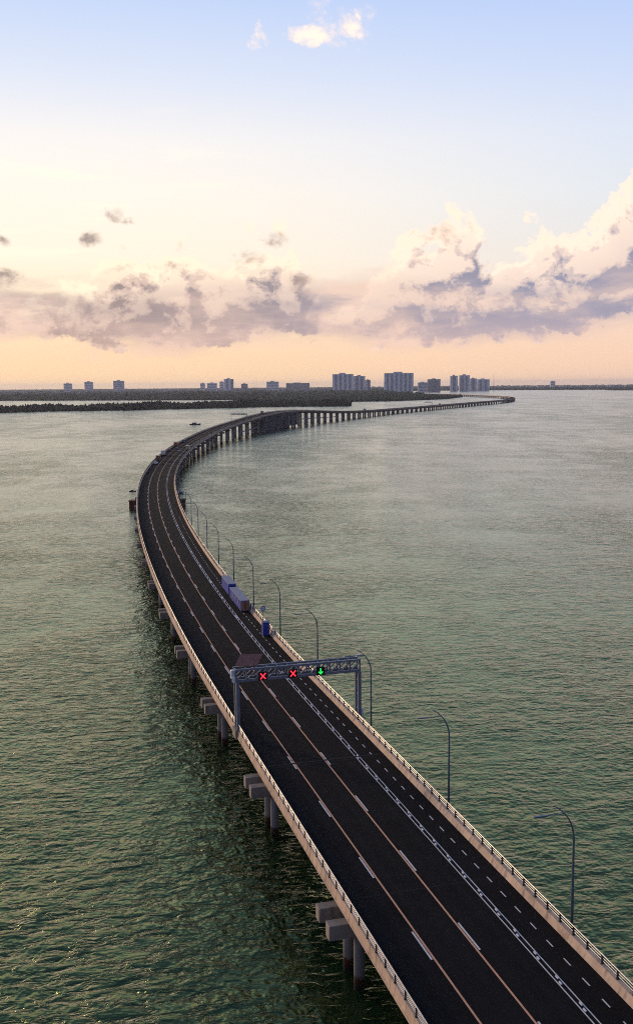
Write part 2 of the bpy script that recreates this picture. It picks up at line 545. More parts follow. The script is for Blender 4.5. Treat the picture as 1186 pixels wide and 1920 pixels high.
def empty(name, loc=(0, 0, 0), rz=0.0, parent=None):
    o = bpy.data.objects.new(name, None)
    COL.objects.link(o)
    o.empty_display_size = 0.3
    o.location = loc
    o.rotation_euler = (0, 0, rz)
    if parent is not None:
        o.parent = parent
    return o


class MB:
    """collects boxes, tubes and prisms into one mesh"""
    def __init__(s):
        s.v, s.f = [], []

    def add(s, vs, fs):
        k = len(s.v)
        s.v += [tuple(v) for v in vs]
        s.f += [tuple(i + k for i in f) for f in fs]
        return s

    def box(s, x0, x1, y0, y1, z0, z1, ch=0.0):
        if ch <= 0:
            vs = [(x0, y0, z0), (x1, y0, z0), (x1, y1, z0), (x0, y1, z0), (x0, y0, z1), (x1, y0, z1), (x1, y1, z1), (x0, y1, z1)]
            return s.add(vs, [(0, 3, 2, 1), (4, 5, 6, 7), (0, 1, 5, 4), (1, 2, 6, 5), (2, 3, 7, 6), (3, 0, 4, 7)])
        pr = [(x0 + ch, y0), (x1 - ch, y0), (x1, y0 + ch), (x1, y1 - ch), (x1 - ch, y1), (x0 + ch, y1), (x0, y1 - ch), (x0, y0 + ch)]
        cx, cy = (x0 + x1) / 2, (y0 + y1) / 2
        ins = [(cx + (a - cx) * (1 - ch * 1.6 / max(x1 - x0, .01)), cy + (b - cy) * (1 - ch * 1.6 / max(y1 - y0, .01))) for a, b in pr]
        vs = [(a, b, z0) for a, b in pr] + [(a, b, z1 - ch) for a, b in pr] + [(a, b, z1) for a, b in ins]
        fs = [tuple(range(7, -1, -1)), tuple(range(16, 24))]
        for i in range(8):
            j = (i + 1) % 8
            fs += [(i, j, 8 + j, 8 + i), (8 + i, 8 + j, 16 + j, 16 + i)]
        return s.add(vs, fs)

    def tube(s, pts, rad, n=8, cap=True):
        pts = [Vector(p) for p in pts]
        rads = rad if isinstance(rad, (list, tuple)) else [rad] * len(pts)
        rings = []
        ref = None
        for i, p in enumerate(pts):
            t = (pts[min(i + 1, len(pts) - 1)] - pts[max(i - 1, 0)]).normalized()
            if ref is None:
                ref = Vector((0, 0, 1)) if abs(t.z) < 0.9 else Vector((1, 0, 0))
            a = t.cross(ref).normalized()
            b = a.cross(t).normalized()
            rings.append([p + (a * math.cos(2 * math.pi * k / n) + b * math.sin(2 * math.pi * k / n)) * rads[i] for k in range(n)])
        vs = [v for r in rings for v in r]
        fs = []
        for i in range(len(pts) - 1):
            for k in range(n):
                k2 = (k + 1) % n
                fs.append((i * n + k, (i + 1) * n + k, (i + 1) * n + k2, i * n + k2))
        if cap:
            fs.append(tuple(range(n)))
            fs.append(tuple(range(len(vs) - 1, len(vs) - n - 1, -1)))
        return s.add(vs, fs)

    def prism(s, prof, x0, x1):
        """profile in (y, z), extruded in x"""
        n = len(prof)
        vs = [(x0, a, b) for a, b in prof] + [(x1, a, b) for a, b in prof]
        fs = [tuple(range(n)), tuple(range(2 * n - 1, n - 1, -1))]
        fs += [(i, n + i, n + (i + 1) % n, (i + 1) % n) for i in range(n)]
        return s.add(vs, fs)

    def me(s, name, m=None, smooth=False):
        me = mesh(name, s.v, s.f, m, smooth)
        bm = bmesh.new()
        bm.from_mesh(me)
        bmesh.ops.recalc_face_normals(bm, faces=bm.faces)
        bm.to_mesh(me)
        bm.free()
        return me

    def build(s, name, m, parent=None, smooth=False):
        return link(name, s.me(name, m, smooth), None, parent)


# ------------------------------------------------------------------ water and land (setting)
w = 20000.0
water = link('water', mesh('water', [(-w, -4000, 0), (w, -4000, 0), (w, 26000, 0), (-w, 26000, 0)], [(0, 1, 2, 3)], 'lagoon_water'))
water['kind'] = 'structure'
bed = None


# ------------------------------------------------------------------ the bridge's line: x and deck level as functions of y
class Spline:
    def __init__(s, pts):
        p = np.array(sorted(pts), float)
        s.x, s.y = p[:, 0], p[:, 1]
        h = np.diff(s.x)
        dlt = np.diff(s.y) / h
        mm = np.zeros(len(s.x))
        mm[0], mm[-1] = dlt[0], dlt[-1]
        mm[1:-1] = (dlt[:-1] * h[1:] + dlt[1:] * h[:-1]) / (h[1:] + h[:-1])
        s.m = mm

    def __call__(s, t):
        t = np.asarray(t, float)
        i = np.clip(np.searchsorted(s.x, t) - 1, 0, len(s.x) - 2)
        h = s.x[i + 1] - s.x[i]
        q = np.clip((t - s.x[i]) / h, 0, 1)
        return ((2 * q**3 - 3 * q**2 + 1) * s.y[i] + (q**3 - 2 * q**2 + q) * h * s.m[i]
                + (-2 * q**3 + 3 * q**2) * s.y[i + 1] + (q**3 - q**2) * h * s.m[i + 1])


XS = Spline([(20, 26.2), (74.5, 10.75), (112, 0.15), (155.7, -12.0), (212.7, -26.2), (270, -39.0), (316, -48.3), (384.5, -60.5), (449, -70.2),
             (535, -80.0), (640, -87.6), (780, -90.5), (922, -84.5), (1012, -72.5), (1134, -53.0), (1240, -30.5), (1357, 0.5), (1507, 47.5), (1752, 128.5),
             (2005, 227), (2343, 359), (2745, 514), (3150, 606), (3500, 642), (3900, 622), (4400, 560), (5000, 470), (6200, 330)])
ZS = Spline([(20, 8), (400, 8), (520, 8.2), (640, 8.8), (780, 10.3), (922, 13.0), (1012, 15.7), (1100, 18.2), (1200, 19.4), (1290, 18.3), (1380, 15.4), (1507, 11.4),
             (1640, 9.2), (1800, 8.2), (2000, 8.0), (6200, 8.0)])
_Y = np.concatenate([np.arange(20, 3000, 2.0), np.arange(3000, 6200, 5.0)])
_X = XS(_Y)
_S = np.concatenate([[0], np.cumsum(np.hypot(np.diff(_X), np.diff(_Y)))])
S_END = float(_S[-1])


def s_of_y(y):
    return float(np.interp(y, _Y, _S))


def frame(s):
    y = np.interp(s, _S, _Y)
    x = XS(y)
    e = 4.0
    t = np.array([float(XS(y + e) - XS(y - e)), 2 * e])
    t /= np.hypot(*t)
    return np.array([float(x), float(y), float(ZS(y))]), np.array([t[0], t[1], 0.0]), np.array([t[1], -t[0], 0.0])


def at(s, u, z=0.0, along=0.0):
    p, t, n = frame(s)
    q = p + t * along + n * u
    q[2] += z
    return q


def yaw(s):
    _, t, _ = frame(s)
    return math.atan2(-t[0], t[1])


def stations(s0, s1):
    out, s = [], s0
    while s < s1 - 0.5:
        out.append(s)
        s += 3.0 if s < 320 else (5.0 if s < 800 else (10.0 if s < 2200 else 20.0))
    out.append(s1)
    return out


def sweep(name, prof, s0, s1, m, parent, closed=True, smooth=False, uvs=False):
    st = stations(s0, s1)
    n = len(prof)
    vs, fs = [], []
    for s in st:
        p, t, nn = frame(s)
        for u, z in prof:
            vs.append((p[0] + nn[0] * u, p[1] + nn[1] * u, p[2] + z))
    for i in range(len(st) - 1):
        for k in range(n if closed else n - 1):
            k2 = (k + 1) % n
            fs.append((i * n + k, i * n + k2, (i + 1) * n + k2, (i + 1) * n + k))
    if closed:
        fs.append(tuple(range(n - 1, -1, -1)))
        fs.append(tuple(range(len(vs) - n, len(vs))))
    me = mesh(name, vs, fs, m, smooth)
    if uvs:
        lay = me.uv_layers.new(name='UVMap')
        for lp in me.loops:
            lay.data[lp.index].uv = (prof[lp.vertex_index % n][0], st[lp.vertex_index // n])
    return link(name, me, None, parent)


# ------------------------------------------------------------------ bridge
bridge = empty('bridge', (0, 0, 0))
tag(bridge, 'long curving concrete road bridge on piles winding across the lagoon', 'bridge')

UL, UR = -7.75, 7.6            # outer edges of the deck
deck_prof = [(UL, -0.42), (UL, 0.0), (UR, 0.0), (UR, -0.42), (6.7, -0.5), (6.3, -1.75), (5.2, -1.75), (4.9, -0.55), (0.8, -0.55), (0.5, -1.75), (-0.6, -1.75),
             (-0.9, -0.55), (-5.2, -0.55), (-5.5, -1.75), (-6.5, -1.75), (-6.9, -0.5)]
sweep('deck', deck_prof, 4, S_END, 'concrete', bridge)
sweep('road_surface', [(-7.28, 0.03), (6.98, 0.03)][::-1], 4, S_END, 'asphalt', bridge, closed=False, uvs=True)
# parapets: low concrete upstands with a sloped inner face and a drip ledge outside
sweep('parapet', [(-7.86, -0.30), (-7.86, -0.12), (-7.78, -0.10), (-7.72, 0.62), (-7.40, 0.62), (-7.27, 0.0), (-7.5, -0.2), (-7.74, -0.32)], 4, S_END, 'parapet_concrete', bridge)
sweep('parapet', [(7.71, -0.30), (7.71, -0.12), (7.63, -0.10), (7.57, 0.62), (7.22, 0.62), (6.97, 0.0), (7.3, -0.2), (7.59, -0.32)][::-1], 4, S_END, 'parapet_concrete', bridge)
# rails
S_RAIL = s_of_y(1300)


def hexa(u, z, r):
    return [(u + r * math.cos(k * math.pi / 3), z + r * math.sin(k * math.pi / 3)) for k in range(6)]


for z, r in ((0.80, 0.028), (0.96, 0.028), (1.12, 0.028), (1.30, 0.05)):
    sweep('rail', hexa(-7.60, z, r), 4, S_RAIL, 'rail_steel', bridge)
for z, r in ((0.86, 0.03), (1.08, 0.03), (1.30, 0.05)):
    sweep('rail', hexa(7.42, z, r), 4, S_RAIL, 'rail_steel', bridge)
# painted lines
S_LINE = s_of_y(1800)


def stripe(name, u, wd, s0, s1, m, z=0.034):
    return sweep(name, [(u + wd / 2, z), (u - wd / 2, z)], s0, s1, m, bridge, closed=False)


stripe('lane_line', -3.5, 0.16, 4, S_LINE, 'orange_paint')
stripe('lane_line', 0.0, 0.16, 4, S_LINE, 'orange_paint')
stripe('cycle_lane_line', 3.64, 0.10, 4, S_LINE, 'white_paint')
stripe('cycle_lane_line', 4.06, 0.10, 4, S_LINE, 'white_paint')

S_PH = s_of_y(74.9)                      # where a lane dash starts


def dash_mesh(nm, L, wd, m, h=0.0):
    if h:
        b = MB().box(-wd / 2, wd / 2, 0, L, 0, h)
        return b.me(nm, m)
    return mesh(nm, [(-wd / 2, 0, 0), (wd / 2, 0, 0), (wd / 2, L / 2, 0), (wd / 2, L, 0), (-wd / 2, L, 0), (-wd / 2, L / 2, 0)], [(0, 1, 2, 5), (5, 2, 3, 4)], m)


def place(name, me, s, u, z, parent=bridge):
    o = bpy.data.objects.new(name, me)
    COL.objects.link(o)
    o.parent = parent
    o.location = at(s, u, z)
    o.rotation_euler = (0, 0, yaw(s))
    return o


dm = dash_mesh('lane_dash', 4.0, 0.16, 'white_paint')
for k in range(-3, 55):
    s = S_PH + 13.0 * k
    if s > 5:
        place('lane_dash', dm, s - 4.0, 0.22, 0.034)
        place('lane_dash', dm, s - 4.2, -3.72, 0.034)
cm = dash_mesh('cycle_dash', 1.0, 0.11, 'white_paint')
for k in range(-15, 100):
    s = S_PH + 2.6 * k
    if s > 5:
        place('cycle_dash', cm, s, 5.62, 0.034)
sm = dash_mesh('lane_stud', 0.34, 0.10, 'white_plastic', 0.10)
far = MB()
for k in range(-12, 62):
    s = S_PH + 3.25 * k
    if s > 5:
        place('lane_stud', sm, s, 3.79, 0.034)
        place('lane_stud', sm, s + 0.7, 3.91, 0.034)
# brighter marker blocks further on along the cycle lane
bmk = dash_mesh('lane_marker', 2.2, 0.30, 'white_paint')
for y in (180, 197, 214, 233, 254, 279, 304, 338):
    place('lane_marker', bmk, s_of_y(y), 3.85, 0.038)
# expansion joints
for y in (110.0, 289.0, 292.5, 470.0, 640.0):
    s = s_of_y(y)
    b = MB().box(-7.25, 6.95, -0.18, 0.18, 0.0, 0.012).box(-7.25, 6.95, 0.9, 1.0, 0.0, 0.010)
    o = b.build('expansion_joint', 'joint_steel', bridge)
    o.location = at(s, 0, 0.0315)
    o.rotation_euler = (0, 0, yaw(s))
# rail posts: dark plates leaning slightly outward
pm = MB()
pm.prism([(-0.05, 0.60), (0.05, 0.60), (0.035, 1.30), (-0.035, 1.30)], -0.09, 0.09).box(-0.13, 0.13, -0.1, 0.1, 0.60, 0.63)
pme = pm.me('rail_post', 'dark_steel')
POST = 2.0
n_posts = 0
for side, u in ((-1, -7.60), (1, 7.42)):
    s = 6.0
    k = 0
    while k < 140:
        place('rail_post', pme, s, u, 0.0)
        s += POST
        k += 1
    fb = MB()
    while s < S_RAIL:
        p, t, n = frame(s)
        for (a, b, c, d, e, g) in ((-.09, .09, -.05, .05, .6, 1.3),):
            vs = [p + n * (u + i) + t * j + np.array([0, 0, z]) for z in (e, g) for i, j in ((a, c), (b, c), (b, d), (a, d))]
            fb.add(vs, [(4, 5, 6, 7), (0, 1, 5, 4), (1, 2, 6, 5), (2, 3, 7, 6), (3, 0, 4, 7)])
        s += POST
    o = fb.build('distant_rail_posts', 'dark_steel', bridge)
    o['kind'] = 'stuff'

# piers: pairs of pile bents, a cap on four piles each, every 30 m
S_CAP0 = s_of_y(82.0)
cap_me = MB().box(-8.75, 8.6, -0.55, 0.55, -1.25, 0, 0.05).me('pier_cap', 'concrete')
PILE_U = (-6.0, -2.0, 2.0, 6.0)
k = -1
Y_WALL0, Y_WALL1 = 1078, 1248
while True:
    s = S_CAP0 + 30.0 * k
    k += 1
    if s < 6:
        continue
    if s > S_END - 20:
        break
    p, t, n = frame(s)
    ytop = p[2] - 1.78
    if p[1] < 700:
        for al in (-1.47, 1.47):
            o = bpy.data.objects.new('pier_cap', cap_me)
            COL.objects.link(o)
            o.parent = bridge
            o.location = at(s + al, 0, -1.78)
            o.rotation_euler = (0, 0, yaw(s))
            for u in PILE_U:
                H = round((o.location.z - 1.24) * 5) / 5
                nm = 'pile_%d' % round(H * 5)
                me = bpy.data.meshes.get(nm)
                if me is None:
                    me = MB().tube([(0, 0, 0.06), (0, 0, -H / 2), (0, 0, -H - 2.0)], 0.48, 12).me(nm, 'pile_concrete', True)
                c = bpy.data.objects.new('pile', me)
                COL.objects.link(c)
                c.parent = o
                c.location = (u, 0, -1.25)
    else:
        # taller piers: two broad columns under a hammerhead cap
        zt = -1.78
        cap = MB().prism([(-2.4, zt), (2.4, zt), (2.4, zt - 0.7), (1.9, zt - 1.25), (-1.9, zt - 1.25), (-2.4, zt - 0.7)], -8.5, 8.4).build('pier_cap', 'pile_concrete', bridge)
        cap.location = p
        cap.rotation_euler = (0, 0, yaw(s))
        for u in (-5.6, 5.6):
            q = MB().prism([(-2.1, zt - 1.252), (2.1, zt - 1.252), (1.7, zt - 2.2), (1.7, -p[2] - 2), (-1.7, -p[2] - 2), (-1.7, zt - 2.2)], u - 0.9, u + 0.9).build('column', 'pile_concrete', cap)
        if ytop > 12.5 and not (Y_WALL0 - 40 < p[1] < Y_WALL1):
            zc = ytop * 0.48
            pa, pb = at(s + 1.75, 5.6), at(s + 28.25, 5.6)
            pa[2] = pb[2] = zc
            MB().tube([pa, pb], 0.5, 6).build('tie_beam', 'pile_concrete', bridge)
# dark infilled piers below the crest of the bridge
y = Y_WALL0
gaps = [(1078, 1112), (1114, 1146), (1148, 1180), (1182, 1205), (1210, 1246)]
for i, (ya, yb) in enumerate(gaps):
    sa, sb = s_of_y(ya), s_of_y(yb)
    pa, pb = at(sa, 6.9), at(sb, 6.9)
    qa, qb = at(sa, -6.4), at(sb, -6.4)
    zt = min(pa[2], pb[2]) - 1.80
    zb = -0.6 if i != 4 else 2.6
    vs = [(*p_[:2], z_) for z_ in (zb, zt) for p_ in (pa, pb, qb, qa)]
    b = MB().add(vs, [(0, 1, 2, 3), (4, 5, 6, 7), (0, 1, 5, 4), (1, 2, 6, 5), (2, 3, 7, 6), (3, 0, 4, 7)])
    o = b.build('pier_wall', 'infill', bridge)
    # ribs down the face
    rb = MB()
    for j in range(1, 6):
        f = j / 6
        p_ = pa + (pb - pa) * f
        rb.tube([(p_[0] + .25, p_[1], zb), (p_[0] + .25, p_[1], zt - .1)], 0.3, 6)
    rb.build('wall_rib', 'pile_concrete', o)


# ------------------------------------------------------------------ street lamps along the seaward parapet
def lamp_parts(root):
    b = MB()
    pts = [(0, 0, -0.35), (0, 0, 4.0), (0, 0, 7.6)]
    rad = [0.13, 0.105, 0.085]
    for i in range(1, 9):
        a = R(8 * i)
        pts.append((-3.2 * (1 - math.cos(a)), 0, 7.6 + 3.2 * math.sin(a)))
        rad.append(0.085 - 0.006 * i)
    b.tube(pts, rad, 8)
    b.build('pole', 'lamp_steel', root, True)
    MB().box(-0.22, 0.22, -0.22, 0.22, -0.36, -0.30, 0.0).tube([(0, 0, -0.32), (0, 0, 0.25)], 0.17, 8).build('base', 'lamp_steel', root)
    x0 = -3.2 * (1 - math.cos(R(42)))
    z0 = 7.6 + 3.2 * math.sin(R(42))
    arm = MB().tube([(x0, 0, z0), (x0 - 1.5, 0, z0 + 0.03)], 0.035, 6).build('arm', 'lamp_steel', root)
    MB().box(x0 - 2.6, x0 - 1.45, -0.11, 0.11, z0 - 0.02, z0 + 0.07, 0.02).build('lamp_head', 'lamp_steel', arm)
    MB().box(-0.35, 0.05, -0.25, 0.25, -0.62, -0.365).build('bracket', 'concrete', root)


LAMP0 = s_of_y(71.2)
lamp_names = ['nearest to the camera at the bridge railing', 'second from the camera, in front of open water', 'just this side of the overhead gantry\'s right leg',
              'rising behind the overhead gantry beam', 'beside the blue portable toilet', 'in front of the brown-ended container',
              'right behind the blue container roofs', 'first beyond the blue containers', 'second beyond the blue containers', 'third beyond the blue containers',
              'fourth beyond the blue containers', 'third from the far end of the row', 'second from the far end of the row', 'farthest of the row, by the bend']
proto = None
for i in range(14):
    s = LAMP0 + 23.75 * i
    loc = at(s, 7.95, 0.0)
    if proto is None:
        o = empty('street_lamp', loc, yaw(s))
        lamp_parts(o)
        proto = o
    else:
        o = proto.copy()
        COL.objects.link(o)
        for ch in proto.children:
            c = ch.copy()
            COL.objects.link(c)
            c.parent = o
            for g in ch.children:
                d = g.copy()
                COL.objects.link(d)
                d.parent = c
        o.location = loc
        o.rotation_euler = (0, 0, yaw(s))
    tag(o, 'slim grey street lamp with curved top, ' + lamp_names[i], 'street lamp', 'street lamps along the railing')


# ------------------------------------------------------------------ overhead lane-signal gantries
def gantry(s, label, detail=True):
    p, t, n = frame(s)
    root = empty('overhead_gantry', p, yaw(s))
    tag(root, label, 'gantry', 'overhead gantries across the road')
    XL, XR = -7.9, 7.95
    ZB, ZT = 6.55, 8.15
    D = 0.6
    for x in (XL + 0.28, XR - 0.15):
        for y in ((-D, D) if detail else (0,)):
            h = MB().box(x - 0.2, x + 0.2, y - 0.17, y + 0.17, -0.3, ZB - 0.002)
            h.build('column', 'grey_steel', root)
        if detail:
            MB().box(x - 0.45, x + 0.45, -D - 0.4, D + 0.4, -0.40, 0.10 + .55, 0.03).build('pedestal', 'concrete', root)
            for z in (1.8, 3.6, 5.4):
                MB().box(x - 0.09, x + 0.09, -D + 0.172, D - 0.172, z - 0.08, z + 0.08).build('column_tie', 'grey_steel', root)
    for y in (-D, D):
        MB().box(XL, XR, y - 0.13, y + 0.13, ZB, ZB + 0.30).build('bottom_chord', 'grey_steel', root)
        MB().box(XL, XR, y - 0.13, y + 0.13, ZT - 0.24, ZT).build('top_chord', 'grey_steel', root)
    nb = 12
    wbay = (XR - XL) / nb
    for y in (-D, D):
        for i in range(nb + 1):
            x = XL + 0.1 + (XR - XL - 0.2) * i / nb
            MB().box(x - 0.085, x + 0.085, y - 0.09, y + 0.09, ZB + 0.302, ZT - 0.242).build('upright', 'grey_steel', root)
        for i in range(nb):
            xa = XL + 0.2 + wbay * i
            xb = xa + wbay - 0.25
            za, zb = (ZB + 0.33, ZT - 0.27) if i < nb // 2 - 2 or i % 2 else (ZT - 0.27, ZB + 0.33)
            if i >= nb // 2 - 1:
                za, zb = ZB + 0.33, ZT - 0.27
            MB().tube([(xa, y, za), (xb, y, zb)], 0.085, 6).build('diagonal', 'grey_steel', root)
    for i in range(nb + 1):
        x = XL + 0.1 + (XR - XL - 0.2) * i / nb
        for z in (ZB + 0.12, ZT - 0.12):
            MB().box(x - 0.06, x + 0.06, -D + 0.132, D - 0.132, z - 0.06, z + 0.06).build('cross_bar', 'grey_steel', root)
    if not detail:
        return root
    # lane signals
    for x, kind in ((-4.55, 'x'), (-0.80, 'x'), (2.70, 'a')):
        sg = MB().box(x - 0.52, x + 0.52, -D - 0.36, -D - 0.14, 6.62, 7.66, 0.02).build('lane_signal', 'black_panel', root)
        sg['label'] = 'lane signal showing a red cross' if kind == 'x' else 'lane signal showing a green arrow pointing down'
        yy = -D - 0.375
        b = MB()
        zc = 7.14

        def stroke(x0, z0, x1, z1, wd=0.075):
            L = math.hypot(x1 - x0, z1 - z0)
            ax, az_ = (x1 - x0) / L, (z1 - z0) / L
            px_, pz_ = -az_ * wd, ax * wd
            vs = [(x + a, yv, zc + c) for yv in (yy, yy + 0.012) for a, c in ((x0 + px_, z0 + pz_), (x1 + px_, z1 + pz_), (x1 - px_, z1 - pz_), (x0 - px_, z0 - pz_))]
            b.add(vs, [(0, 1, 2, 3), (7, 6, 5, 4), (0, 4, 5, 1), (1, 5, 6, 2), (2, 6, 7, 3), (3, 7, 4, 0)])
        if kind == 'x':
            stroke(-0.32, -0.36, 0.32, 0.36)
            yy -= 0.004
            stroke(-0.32, 0.36, 0.32, -0.36)
            b.build('cross_light', 'red_led', sg)
        else:
            stroke(0, 0.36, 0, -0.34)
            yy -= 0.004
            stroke(0.0, -0.36, -0.26, -0.06, 0.065)
            yy -= 0.004
            stroke(0.0, -0.36, 0.26, -0.06, 0.065)
            b.build('arrow_light', 'green_led', sg)
    # solar array on the landward end, tilted back
    ar = MB().tube([(XL + 0.6, 0.2, ZT), (XL + 0.9, 0.9, ZT + 0.55)], 0.05, 6).tube([(XL + 2.2, 0.2, ZT), (XL + 2.4, 0.9, ZT + 0.45)], 0.05, 6).build('array_frame', 'solar_frame', root)
    o0 = Vector((XL + 0.02, -0.1, ZT + 0.22))
    ex = Vector((2.85, 0.0, -0.12)) / 3
    ey = Vector((1.25, 2.5, 0.75)) / 2
    nn = ex.cross(ey).normalized() * 0.04
    for i in range(3):
        for j in range(2):
            a = o0 + ex * (i + 0.02) + ey * (j + 0.02)
            b_ = a + ex * 0.96
            c_ = b_ + ey * 0.96
            d_ = a + ey * 0.96
            vs = [a, b_, c_, d_, a + nn, b_ + nn, c_ + nn, d_ + nn]
            pn = MB().add(vs, [(0, 3, 2, 1), (4, 5, 6, 7), (0, 1, 5, 4), (1, 2, 6, 5), (2, 3, 7, 6), (3, 0, 4, 7)]).build('solar_panel', 'solar_cell', root)
    # control cabinets at the end of the beam
    MB().box(XL - 0.48, XL - 0.02, -0.5, 0.1, 7.0, 8.0, 0.04).build('control_cabinet', 'white_plastic', root)
    MB().box(XL - 0.38, XL - 0.02, -0.85, -0.55, 6.6, 7.25, 0.04).build('control_cabinet', 'white_plastic', root)
    MB().box(XL - 0.16, XL - 0.1, -0.75, -0.65, 5.9, 6.598).build('conduit', 'grey_steel', root)
    # camera head on the seaward corner and a cabinet at the column's foot
    MB().tube([(XR - 0.3, -D, ZT), (XR - 0.3, -D, ZT + 0.35)], 0.05, 6).box(XR - 0.55, XR - 0.1, -D - 0.15, -D + 0.15, ZT + 0.32, ZT + 0.58).build('camera_head', 'white_plastic', root)
    MB().box(XR + 0.07, XR + 0.35, -D - 0.1, -D + 0.2, 1.0, 1.8, 0.02).build('foot_cabinet', 'white_plastic', root)
    return root


gantry(s_of_y(121.4), 'grey steel truss gantry with red crosses, a green arrow and a brown solar array', True)


def s_at_px(px, u):
    best, bs = 1e9, 0
    for s in np.arange(600, 2600, 4.0):
        q = at(s, u)
        d = q - np.array([0, 0, CAM_Z])
        e = abs(593 + F_PX * (d @ _r) / (d @ _f) - px)
        if e < best and q[1] > 700:
            best, bs = e, s
    return bs


gantry(s_at_px(433, -7.6), 'thin grey gantry standing on the climb to the bridge crest', False)
gantry(s_at_px(795, -7.6), 'farthest thin gantry, on the long low stretch toward the bend', False)


# ------------------------------------------------------------------ things parked on the cycle lane
def portable_toilet(s, u):
    root = empty('portable_toilet', at(s, u, 0.032), yaw(s))
    tag(root, 'single blue portable toilet beside the right railing before the containers', 'portable toilet')
    MB().box(-0.56, 0.56, -0.56, 0.56, 0.08, 2.25, 0.03).build('cabin', 'deep_blue_paint', root)
    MB().box(-0.60, 0.60, -0.60, 0.60, 0.0, 0.08).build('skid', 'dark_steel', root)
    MB().prism([(-0.60, 2.252), (0.60, 2.252), (0.50, 2.42), (0.0, 2.50), (-0.50, 2.42)], -0.60, 0.60).build('roof', 'roof_grey', root)
    d = MB().box(-0.34, 0.34, -0.60, -0.562, 0.16, 2.10).build('door', 'deep_blue_paint', root)
    MB().box(0.20, 0.27, -0.64, -0.602, 1.05, 1.2).build('handle', 'white_plastic', d)
    MB().tube([(0.4, 0.4, 2.3), (0.4, 0.4, 2.75)], 0.06, 8).build('vent_pipe', 'roof_grey', root)


portable_toilet(s_of_y(166.5), 6.25)


def long_box(name, s, u, L, wd, H, body, end, roof, label, cat, ribs=True):
    root = empty(name, at(s, u, 0.032), yaw(s))
    tag(root, label, cat)
    MB().box(-wd / 2, wd / 2, 0.0, L, 0.22, H, 0.0).build('body', body, root)
    MB().box(-wd / 2 - .04, wd / 2 + .04, -0.03, L + .03, H + .002, H + 0.10).build('roof', roof, root)
    e = MB().box(-wd / 2 + .05, -0.02, -0.05, -0.002, 0.3, H - .1).box(0.02, wd / 2 - .05, -0.05, -0.002, 0.3, H - .1).build('end_door', end, root)
    MB().tube([(-0.10, -0.08, 0.4), (-0.10, -0.08, H - .2)], 0.02, 6).tube([(0.10, -0.08, 0.4), (0.10, -0.08, H - .2)], 0.02, 6).build('lock_bar', 'dark_steel', e)
    for yy in (0.4, L - 0.6):
        MB().box(-wd / 2 + .05, wd / 2 - .05, yy, yy + 0.25, 0.0, 0.218).build('skid', 'dark_steel', root)
    if ribs:
        n = int(L / 0.75)
        for i in range(n):
            yy = 0.2 + i * (L - 0.5) / max(1, n - 1)
            MB().box(-wd / 2 - 0.035, -wd / 2 - 0.001, yy, yy + 0.12, 0.3, H - 0.08).build('side_rib', body, root)
    return root


r_ = long_box('site_container', s_of_y(184.5), 6.1, 13.2, 1.6, 2.1, 'blue_paint', 'brown_panel', 'roof_grey', 'long blue site container with a brown end wall on the cycle lane', 'container')
for yy in (2.0, 5.2, 8.4):
    w_ = MB().box(-0.885, -0.862, yy, yy + 1.3, 1.15, 1.85).build('window', 'window_glass', r_)
long_box('site_container', s_of_y(199.2), 6.1, 9.5, 1.5, 2.4, 'blue_paint', 'deep_blue_paint', 'roof_grey', 'taller blue container with a deep blue end, behind the brown-ended one', 'container')


def round_sign(s, u):
    root = empty('round_road_sign', at(s, u, 0.03), yaw(s) - R(5))
    tag(root, 'small round white sign with violet rim on a post behind the toilet', 'road sign')
    MB().tube([(0, 0, -0.2), (0, 0, 3.6)], 0.045, 8).build('post', 'dark_steel', root)

    def disc(r, y0, y1, m, nm, par):
        vs = []
        for yv in (y0, y1):
            vs += [(r * math.cos(2 * math.pi * k / 28), yv, 3.25 + r * math.sin(2 * math.pi * k / 28)) for k in range(28)]
        fs = [tuple(range(28)), tuple(range(55, 27, -1))] + [(k, 28 + k, 28 + (k + 1) % 28, (k + 1) % 28) for k in range(28)]
        return MB().add(vs, fs).build(nm, m, par)
    d = disc(0.46, -0.08, -0.05, 'sign_blue', 'plate', root)
    f = disc(0.33, -0.09, -0.081, 'white_plastic', 'face', d)
    b = MB()
    for x in (-0.13, 0.09):
        b.box(x - 0.07, x + 0.07, -0.10, -0.0905, 3.17, 3.23).box(x - 0.07, x + 0.07, -0.10, -0.0905, 3.28, 3.33)
    b.build('symbol', 'sign_blue', d)


round_sign(s_of_y(172.5), 7.1)


